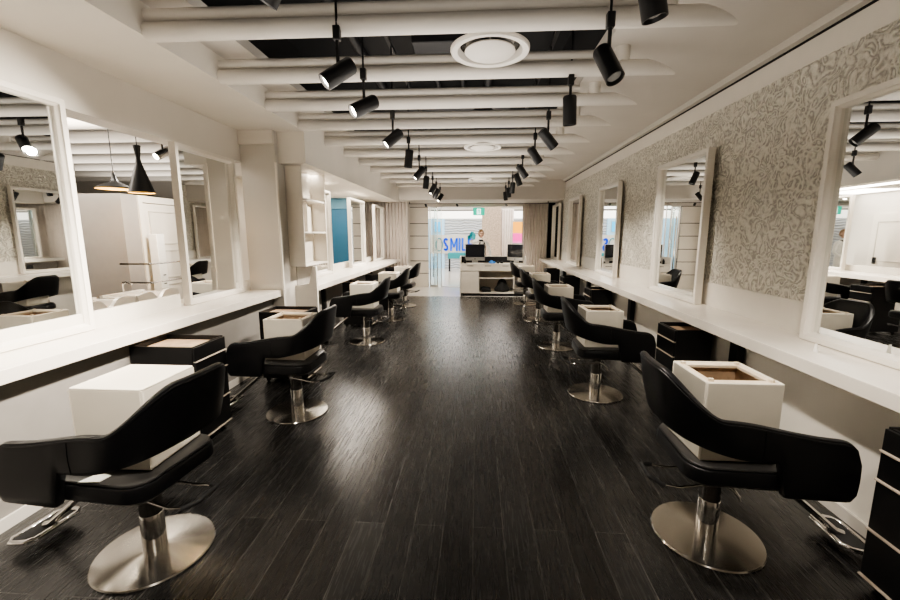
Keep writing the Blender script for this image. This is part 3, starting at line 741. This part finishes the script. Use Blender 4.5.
def imac(x, label):
    o = empty('desktop_computer', (x, 10.92, .84), 0, label, 'computer', 'desktop computers on the reception desk')
    b = bx('display_body', 'alu', (-.26, .26, -.012, .018, .07, .50), o, bevel=.006)
    bx('screen', 'screen', (-.245, .245, -.0145, -.0115, .16, .49), b)
    bm = bmesh.new(); lathe(bm, [(0, 0), (.013, 0), (.013, .002), (0, .002)], 16, Matrix.Translation((0, -.0121, .112)) @ Matrix.Rotation(PI/2, 4, 'X')); link('chin_mark', bm, 'black', b)
    bm = bmesh.new(); prism(bm, [(-.085, .008), (-.08, 0), (.08, 0), (.085, .008)], 'y', -.07, .10); box(bm, -.08, .08, .05, .06, .008, .2); box(bm, -.08, .08, .018, .06, .19, .21); link('stand', bm, 'alu', o)
    return o
imac(-.02, 'large desktop computer on the reception desk, in front of the person')
imac(1.03, 'desktop computer on the right end of the reception desk').rotation_euler = (0, 0, -.75)
blob('blue_cloth', 'bluecloth', (.42, 10.80, .841), (.085, .06, .055), 9, 'crumpled bright blue cloth on the reception desk', 'cloth')
for i, (x, y, h, r, lab) in enumerate([(-.28, 10.80, .13, .028, 'dark bottle standing left of the large computer'), (.58, 10.82, .07, .035, 'low dark jar right of the blue cloth'), (.68, 10.86, .06, .04, 'small dark dish beside the right computer')]):
    bm = bmesh.new(); lathe(bm, [(0, 0), (r, 0), (r, h*.7), (r*.5, h*.82), (r*.5, h), (0, h)], 16); o = link('counter_jar', bm, 'black', None, True); o.location = (x, y, .841); tag(o, lab, 'jar', 'small jars on the reception desk')
tag(bx('keyboard', 'paper', (-.2, .2, 10.70, 10.80, .841, .851), bevel=.003), 'pale slim keyboard on the reception desk before the large computer', 'keyboard')

# person behind the desk
def person():
    bm = bmesh.new()
    V = {}
    def v(k, p): V[k] = bm.verts.new(p)
    P = {'pel': (0, 0, .95), 'waist': (0, 0, 1.10), 'chest': (0, .01, 1.28), 'neckb': (0, .015, 1.42), 'neck': (0, .01, 1.47),
         'shl': (-.17, .015, 1.37), 'ell': (-.25, -.01, 1.11), 'wrl': (-.20, -.20, .98), 'hal': (-.17, -.27, .97),
         'shr': (.17, .015, 1.37), 'elr': (.27, 0, 1.11), 'wrr': (.22, -.19, .98), 'har': (.19, -.26, .97),
         'hpl': (-.09, 0, .90), 'knl': (-.10, -.01, .50), 'anl': (-.10, .02, .09), 'tol': (-.11, -.12, .03),
         'hpr': (.09, 0, .90), 'knr': (.10, -.01, .50), 'anr': (.10, .02, .09), 'tor': (.11, -.12, .03)}
    R = {'pel': .13, 'waist': .115, 'chest': .13, 'neckb': .075, 'neck': .05, 'shl': .06, 'ell': .043, 'wrl': .028, 'hal': .03, 'shr': .06, 'elr': .043, 'wrr': .028, 'har': .03,
         'hpl': .09, 'knl': .06, 'anl': .04, 'tol': .035, 'hpr': .09, 'knr': .06, 'anr': .04, 'tor': .035}
    keys = list(P)
    for k in keys: v(k, P[k])
    for a, b in ('pel waist', 'waist chest', 'chest neckb', 'neckb neck', 'chest shl', 'shl ell', 'ell wrl', 'wrl hal', 'chest shr', 'shr elr', 'elr wrr', 'wrr har', 'pel hpl', 'hpl knl', 'knl anl', 'anl tol', 'pel hpr', 'hpr knr', 'knr anr', 'anr tor') and [s.split() for s in ('pel waist', 'waist chest', 'chest neckb', 'neckb neck', 'chest shl', 'shl ell', 'ell wrl', 'wrl hal', 'chest shr', 'shr elr', 'elr wrr', 'wrr har', 'pel hpl', 'hpl knl', 'knl anl', 'anl tol', 'pel hpr', 'hpr knr', 'knr anr', 'anr tor')]:
        bm.edges.new((V[a], V[b]))
    me = bpy.data.meshes.new('person'); bm.to_mesh(me); bm.free()
    o = bpy.data.objects.new('person', me); C.objects.link(o); me.materials.append(M['shirt'])
    sk = o.modifiers.new('skin', 'SKIN')
    for i, k in enumerate(keys):
        d = me.skin_vertices[0].data[i]; d.radius = (R[k], R[k]*(.8 if k in ('pel', 'waist', 'chest') else 1)); d.use_root = (i == 0)
    s = o.modifiers.new('sub', 'SUBSURF'); s.levels = 2; s.render_levels = 2
    o.location = (.14, 11.78, 0); o.rotation_euler = (0, 0, .25)
    tag(o, 'person with short blonde hair, white sleeves and dark apron standing behind the desk', 'person')
    # head
    bm = bmesh.new(); bmesh.ops.create_uvsphere(bm, u_segments=24, v_segments=18, radius=1)
    for w in bm.verts:
        c = w.co.copy(); x, y, z = c.x*.074, c.y*.092, c.z*.115
        if c.z < -.2: x *= 1 + .35*(c.z+.2); y *= 1 + .2*(c.z+.2)
        if c.y < -.9 and abs(c.x) < .25 and -.35 < c.z < .1: y -= .018*(1-abs(c.x)/.25)
        w.co = (x, y - .01, z + 1.60)
    link('head', bm, 'skin', o, True)
    bm = bmesh.new()
    for sx in (-1, 1):
        lathe(bm, [(0, -.011), (.009, -.005), (.011, 0), (.009, .005), (0, .011)], 10, Matrix.Translation((sx*.03, -.092, 1.61)))
    link('eyes', bm, 'black', o, True)
    bx('mouth', mat('lips', (.5, .18, .16), .5), (-.022, .022, -.097, -.085, 1.540, 1.550), o, bevel=.003)
    bm = bmesh.new()
    for sx in (-1, 1): lathe(bm, [(0, -.028), (.012, -.018), (.015, 0), (.012, .02), (0, .028)], 10, Matrix.Translation((sx*.076, 0, 1.60)))
    link('ears', bm, 'skin', o, True)
    bm = bmesh.new(); bmesh.ops.create_uvsphere(bm, u_segments=24, v_segments=18, radius=1)
    dele = [w for w in bm.verts if (w.co.y < -.25 and w.co.z < .35) or w.co.z < -.6]
    bmesh.ops.delete(bm, geom=dele, context='VERTS')
    for w in bm.verts: w.co = (w.co.x*.085, w.co.y*.102 - .005, w.co.z*.125 + 1.612)
    link('hair', bm, 'hair', o, True)
    bm = bmesh.new(); prism(bm, [(-.10, .86), (.10, .86), (.11, 1.25), (.07, 1.38), (.045, 1.38), (.05, 1.27), (-.05, 1.27), (-.045, 1.38), (-.07, 1.38), (-.11, 1.25)], 'y', -.135, -.118)
    link('apron', bm, 'cloth_black', o, bevel=.004)
    bm = bmesh.new(); lathe(bm, [(.052, 1.44), (.062, 1.435), (.078, 1.40), (.07, 1.395), (.05, 1.43)], 20); link('collar', bm, 'cloth_black', o, True)
    for sx, k in ((-1, 'hal'), (1, 'har')):
        bm = bmesh.new(); hx, hy, hz = P[k]
        for f in range(4):
            fx = hx + (f-1.5)*.018; ln = (.065, .075, .07, .055)[f]
            tube(bm, [(fx, hy-.01, hz), (fx, hy-.01-ln*.6, hz-.004), (fx, hy-.01-ln, hz-.018)], [.009, .008, .006], 8)
        tube(bm, [(hx-sx*.028, hy+.02, hz), (hx-sx*.05, hy-.015, hz-.004), (hx-sx*.052, hy-.04, hz-.012)], [.011, .009, .007], 8)
        box(bm, hx-.036, hx+.036, hy-.02, hy+.05, hz-.014, hz+.012)
        link('hand', bm, 'skin', o, True)
person()

# ------------------------------------------------------------------ mall
sg = empty('store_sign', (-1.83, 19.33, .82), 0, 'blue lettering of the shop sign across the mall', 'shop sign')
def stroke(bm, pts, w):
    for (xa, za), (xb, zb) in zip(pts, pts[1:]):
        dx, dz = xb-xa, zb-za; l = math.hypot(dx, dz); ux, uz = dx/l, dz/l; e = w*.18
        xa_, za_, xb_, zb_ = xa-ux*e, za-uz*e, xb+ux*e, zb+uz*e; px, pz = -uz*w/2, ux*w/2
        prism(bm, [(xa_+px, za_+pz), (xb_+px, zb_+pz), (xb_-px, zb_-pz), (xa_-px, za_-pz)], 'y', -.02, .015)
bm = bmesh.new(); W = .088; T = .60
sx = .32
S = [(sx+.11+.075*math.cos(math.radians(q)), .445+.11*math.sin(math.radians(q))) for q in range(30, 271, 24)] + [(sx+.11+.075*math.cos(math.radians(q)), .155+.11*math.sin(math.radians(q))) for q in range(90, -151, -24)]
stroke(bm, S, W)
mx = sx+.31
stroke(bm, [(mx+.045, .02), (mx+.045, T-.02)], W); stroke(bm, [(mx+.315, .02), (mx+.315, T-.02)], W)
stroke(bm, [(mx+.06, T-.05), (mx+.18, .18), (mx+.30, T-.05)], W*.85)
stroke(bm, [(sx+.75, .02), (sx+.75, T-.02)], W)
stroke(bm, [(sx+.89, T-.02), (sx+.89, .045), (sx+1.06, .045)], W)
stroke(bm, [(sx+1.17, .02), (sx+1.17, T-.02)], W)
for zz in (.045, .30, T-.045): stroke(bm, [(sx+1.17, zz), (sx+1.36, zz)], W)
link('lettering', bm, 'bluesign', sg)
bm = bmesh.new(); tube(bm, [(.12 + .15*math.cos(a*PI/16), 0, .29 + .29*math.sin(a*PI/16)) for a in range(32)], .024, 6, closed=True)
link('ring_letter', bm, 'teal', sg, True)
bx('backing_panel', 'white', (-.3, 2.3, .02, .05, -.12, .74), sg)
cl = struct('wall_mall_column', 'mosaic', (.24, 1.0, 17.0, 17.5, 0, 2.7))
cu = curtain(1.0, 1.52, 17.2, .02, 2.6, 5, 'white curtain beside the bright poster across the mall', .05)
ps = empty('poster_stand', (1.68, 17.0, .4), 0, 'bright orange and pink lit poster across the mall', 'poster')
bx('poster_face', 'poster', (-.19, .20, 0, .02, .84, 1.68), ps); bx('frame', 'alu', [(-.21, .22, .02, .05, -.4, 1.72)], ps)
ds = empty('display_screen', (-1.80, 19.36, 1.70), 0, 'small bright blue lit screen on the pale blue mall panel', 'display')
bx('screen', 'brightblue', (-.15, .15, -.02, 0, 0, .46), ds); bx('frame', 'alu', (-.17, .17, 0, .03, -.02, .48), ds)
tk = empty('mall_counter', (-.78, 18.0, 0), 0, 'teal topped counter on dark legs below the mall sign', 'counter')
bx('top', 'teal', (-.42, .42, -.25, .25, .55, .80), tk, bevel=.01)
for sx in (-.36, .36): bx('leg', 'blackmetal', (sx-.03, sx+.03, -.2, .2, 0, .55), tk)
pt = empty('potted_plant', (-.18, 18.4, 0), 0, 'round leafy plant top behind the person across the mall', 'plant')
bm = bmesh.new(); lathe(bm, [(0, 0), (.10, 0), (.14, .5), (.12, .5), (0, .46)], 20); link('pot', bm, 'white', pt, True)
bm = bmesh.new(); rnd = random.Random(4)
for k in range(70):
    a = rnd.uniform(0, 2*PI); e = rnd.uniform(-.3, 1.4); r = rnd.uniform(.10, .17)
    c = Vector((math.cos(a)*math.cos(e)*r, math.sin(a)*math.cos(e)*r, 1.45 + math.sin(e)*r*1.2)); dv = Vector((math.cos(a+1), math.sin(a+1), .3))*.05; uv = Vector((0, 0, .09))
    bm.faces.new([bm.verts.new(c+q) for q in (-uv, dv, uv, -dv)])
link('foliage', bm, 'teal', pt)
bm = bmesh.new(); tube(bm, [(0, 0, .45), (.02, .01, 1.0), (0, 0, 1.5)], .02, 8); link('stem', bm, 'wood', pt, True)

# ------------------------------------------------------------------ wash room beyond the left opening
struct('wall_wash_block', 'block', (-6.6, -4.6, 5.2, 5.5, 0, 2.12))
d1 = tag(bx('door_1', 'white', (-4.66, -4.60, 5.52, 6.46, 0, 2.02)), kind='structure')
bx('door_frame', 'white', [(-4.70, -4.58, 5.46, 5.53, 0, 2.12), (-4.70, -4.58, 6.45, 6.52, 0, 2.12), (-4.70, -4.58, 5.53, 6.45, 2.03, 2.12)], d1)
def pan(y0, y1, z0, z1, t=.014): return [(-4.60, -4.588, y0, y1, z0, z0+t), (-4.60, -4.588, y0, y1, z1-t, z1), (-4.60, -4.588, y0, y0+t, z0+t, z1-t), (-4.60, -4.588, y1-t, y1, z0+t, z1-t)]
bx('door_panel', 'wall2', pan(5.63, 6.34, 1.45, 1.92) + pan(5.63, 6.34, .95, 1.36) + pan(5.63, 6.34, .2, .86), d1)
bx('door_handle', 'blackmetal', (-4.60, -4.54, 6.36, 6.39, .98, 1.04), d1)
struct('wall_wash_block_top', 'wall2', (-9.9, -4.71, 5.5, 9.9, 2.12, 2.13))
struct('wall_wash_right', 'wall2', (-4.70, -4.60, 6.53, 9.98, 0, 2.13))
pc = empty('tall_cabinet', (-4.46, 5.56, 0), 0, 'tall narrow white cabinet with small dark slots beside the wash room door', 'cabinet')
bx('body', 'paper', (-.06, .06, -.07, .07, 0, 1.60), pc, bevel=.006); bx('slot', 'black', [(.06, .062, -.02, .03, 1.02, 1.035), (.06, .062, -.02, .03, .90, .915), (.06, .062, -.02, .03, .78, .795)], pc)
for z, n in ((1.22, 'upper'), (.98, 'lower')):
    bm = bmesh.new(); tube(bm, [(-4.15, 5.0, z), (-4.15, 6.9, z)], .010, 8); t = link('towel_rail', bm, 'silver', None, True)
    bx('rail_bracket', 'silver', [(-4.56, -4.14, 6.86, 6.88, z-.01, z+.01), (-4.56, -4.14, 5.02, 5.04, z-.01, z+.01)], t)
    tag(t, '%s thin grey rail crossing in front of the wash room door' % n, 'rail', 'thin grey rails in the wash room')
def basin(y, label):
    o = empty('wash_basin', (-3.95, y, 0), 0, label, 'wash basin', 'white porcelain wash basins')
    bm = bmesh.new(); prof = []
    N = 40
    for k in range(N+1):
        t = -1 + 2*k/N; z = .93 - .10*math.exp(-(t/.22)**2) - .05*max(0, abs(t)-.55)
        prof.append((t*.33, z))
    poly = prof + [(.27, .72), (-.27, .72)]
    prism(bm, poly, 'x', .10, .14); box(bm, -.30, .10, -.30, -.25, .72, .88); box(bm, -.30, .10, .25, .30, .72, .88); box(bm, -.34, -.30, -.30, .30, .72, .90); box(bm, -.30, .10, -.25, .25, .72, .75)
    link('bowl', bm, 'porcelain', o)
    bx('pedestal', 'porcelain', (-.2, .05, -.12, .12, 0, .72), o, bevel=.02)
    bm = bmesh.new(); tube(bm, [(-.31, 0, .90), (-.31, 0, 1.0), (-.27, 0, 1.03), (-.2, 0, 1.0)], .012, 8); link('tap', bm, 'chrome', o, True)
basin(4.02, 'white wash basin with a neck notch showing above the left counter')
basin(4.70, 'white wash basin nearest the wash room door')

def pendant(x, y, z, prof, zt, label):
    o = empty('pendant_lamp', (x, y, z), 0, label, 'pendant lamp', 'black pendant lamps with gold inside')
    bm = bmesh.new(); lathe(bm, prof, 40); s = link('lamp_shade', bm, 'pendantblack', o, True)
    bm = bmesh.new(); lathe(bm, [(r*.97, h-.004) for r, h in prof if h < .25], 40); link('inner_shade', bm, 'gold', s, True)
    bm = bmesh.new(); tube(bm, [(0, 0, prof[-1][1]), (0, 0, zt-z)], .005, 6); link('cord', bm, 'blackmetal', o)
    l = bpy.data.lights.new('pendant_bulb', 'POINT'); l.energy = 6; l.color = (1, .7, .35); l.shadow_soft_size = .04
    lo = bpy.data.objects.new('pendant_bulb', l); C.objects.link(lo); lo.location = (x, y, z+.02)
pendant(-4.2, 4.69, 2.12, [(.19, 0), (.187, .012), (.10, .05), (.045, .08), (.025, .12), (.015, .17), (.008, .20)], 3.4, 'wide flat black pendant lamp with gold inside in the wash room')
pendant(-3.72, 4.5, 2.055, [(.128, 0), (.125, .01), (.034, .30), (.020, .37), (.030, .44), (.036, .50), (.028, .505)], 3.4, 'tall cone shaped black pendant lamp in the wash room')
spot('wash_room_spotlight', -4.0, 5.25, 2.62, (-.3, -.7, -.5), 1, 'silver lit spotlight in the wash room beside the second left mirror', 'wash room spotlights', 2.83, 'silver')
pendant(-3.9, 3.72, 2.10, [(.12, 0), (.14, .10), (.135, .2), (.10, .30), (.04, .36), (.03, .42)], 3.4, 'rounded grey pendant lamp beside the nearest left mirror')
lamp((-4.0, 5.25, 2.62), (-.3, -.7, -.5), 40)

# ------------------------------------------------------------------ lights
def area(name, loc, rot, sx, sy, e, col):
    l = bpy.data.lights.new(name, 'AREA'); l.shape = 'RECTANGLE'; l.size = sx; l.size_y = sy; l.energy = e; l.color = col
    o = bpy.data.objects.new(name, l); C.objects.link(o); o.location = loc; o.rotation_euler = rot
    return o
area('mall_ceiling_light', (0, 16, 2.70), (0, 0, 0), 8, 6, 200, (1, .96, .92))
area('wash_ceiling_light', (-5.0, 4.2, 2.98), (0, 0, 0), 2.2, .5, 60, (1, .9, .78))
area('blue_area_light', (-3.2, 9.0, 2.44), (0, 0, 0), .9, 1.2, 14, (1, .93, .85))
area('soffit_light', (-2.45, 8.2, 2.44), (0, 0, 0), .3, 4.5, 30, (1, .9, .78))
for i, y in enumerate((.6, 3.4, 6.0, 8.6)):
    area('added_ceiling_fill', (-.3, y, 2.05), (PI, 0, 0), 2.2, 2.0, (11, 12, 12, 13)[i], (1, .93, .85))  # unseen upward fills added to brighten the ceiling, no fittings
area('added_wash_fill', (-4.6, 3.8, 2.0), (PI, 0, 0), 1.6, 2.2, 26, (1, .9, .8))  # unseen upward fill added to lighten the wash room
area('added_wash_far_fill', (-6.2, 7.0, 2.3), (PI, 0, 0), 3.0, 3.6, 40, (1, .92, .84))  # unseen upward fill added for the back of the wash room
lamp((-3.4, 5.2, 2.35), (-1, .45, -.75), 70, 1.7)  # beam added to brighten the wash room door, no lamp there
w = bpy.data.worlds.new('world'); bpy.context.scene.world = w; w.use_nodes = True
w.node_tree.nodes['Background'].inputs['Color'].default_value = (1, .93, .84, 1)
w.node_tree.nodes['Background'].inputs['Strength'].default_value = .15

# ------------------------------------------------------------------ camera
F, VX, VY = 412, 476, 234
pitch = math.atan((300-VY)/F); yaw = math.atan((VX-450)/F*math.cos(pitch))
cd = bpy.data.cameras.new('camera'); cd.sensor_width = 36; cd.lens = F/900*36; cd.clip_start = .02
cam = bpy.data.objects.new('camera', cd); C.objects.link(cam)
cam.location = (0, 0, 1.6); cam.rotation_euler = (PI/2 - pitch, 0, yaw)
sc = bpy.context.scene; sc.camera = cam
sc.view_settings.view_transform = 'AgX'
try: sc.view_settings.look = 'AgX - Medium High Contrast'
except Exception: pass
sc.view_settings.exposure = 1.15
sc.cycles.use_denoising = True
sc.cycles.max_bounces = 10; sc.cycles.diffuse_bounces = 5; sc.cycles.glossy_bounces = 6; sc.cycles.transparent_max_bounces = 8
sc.cycles.sample_clamp_indirect = 6
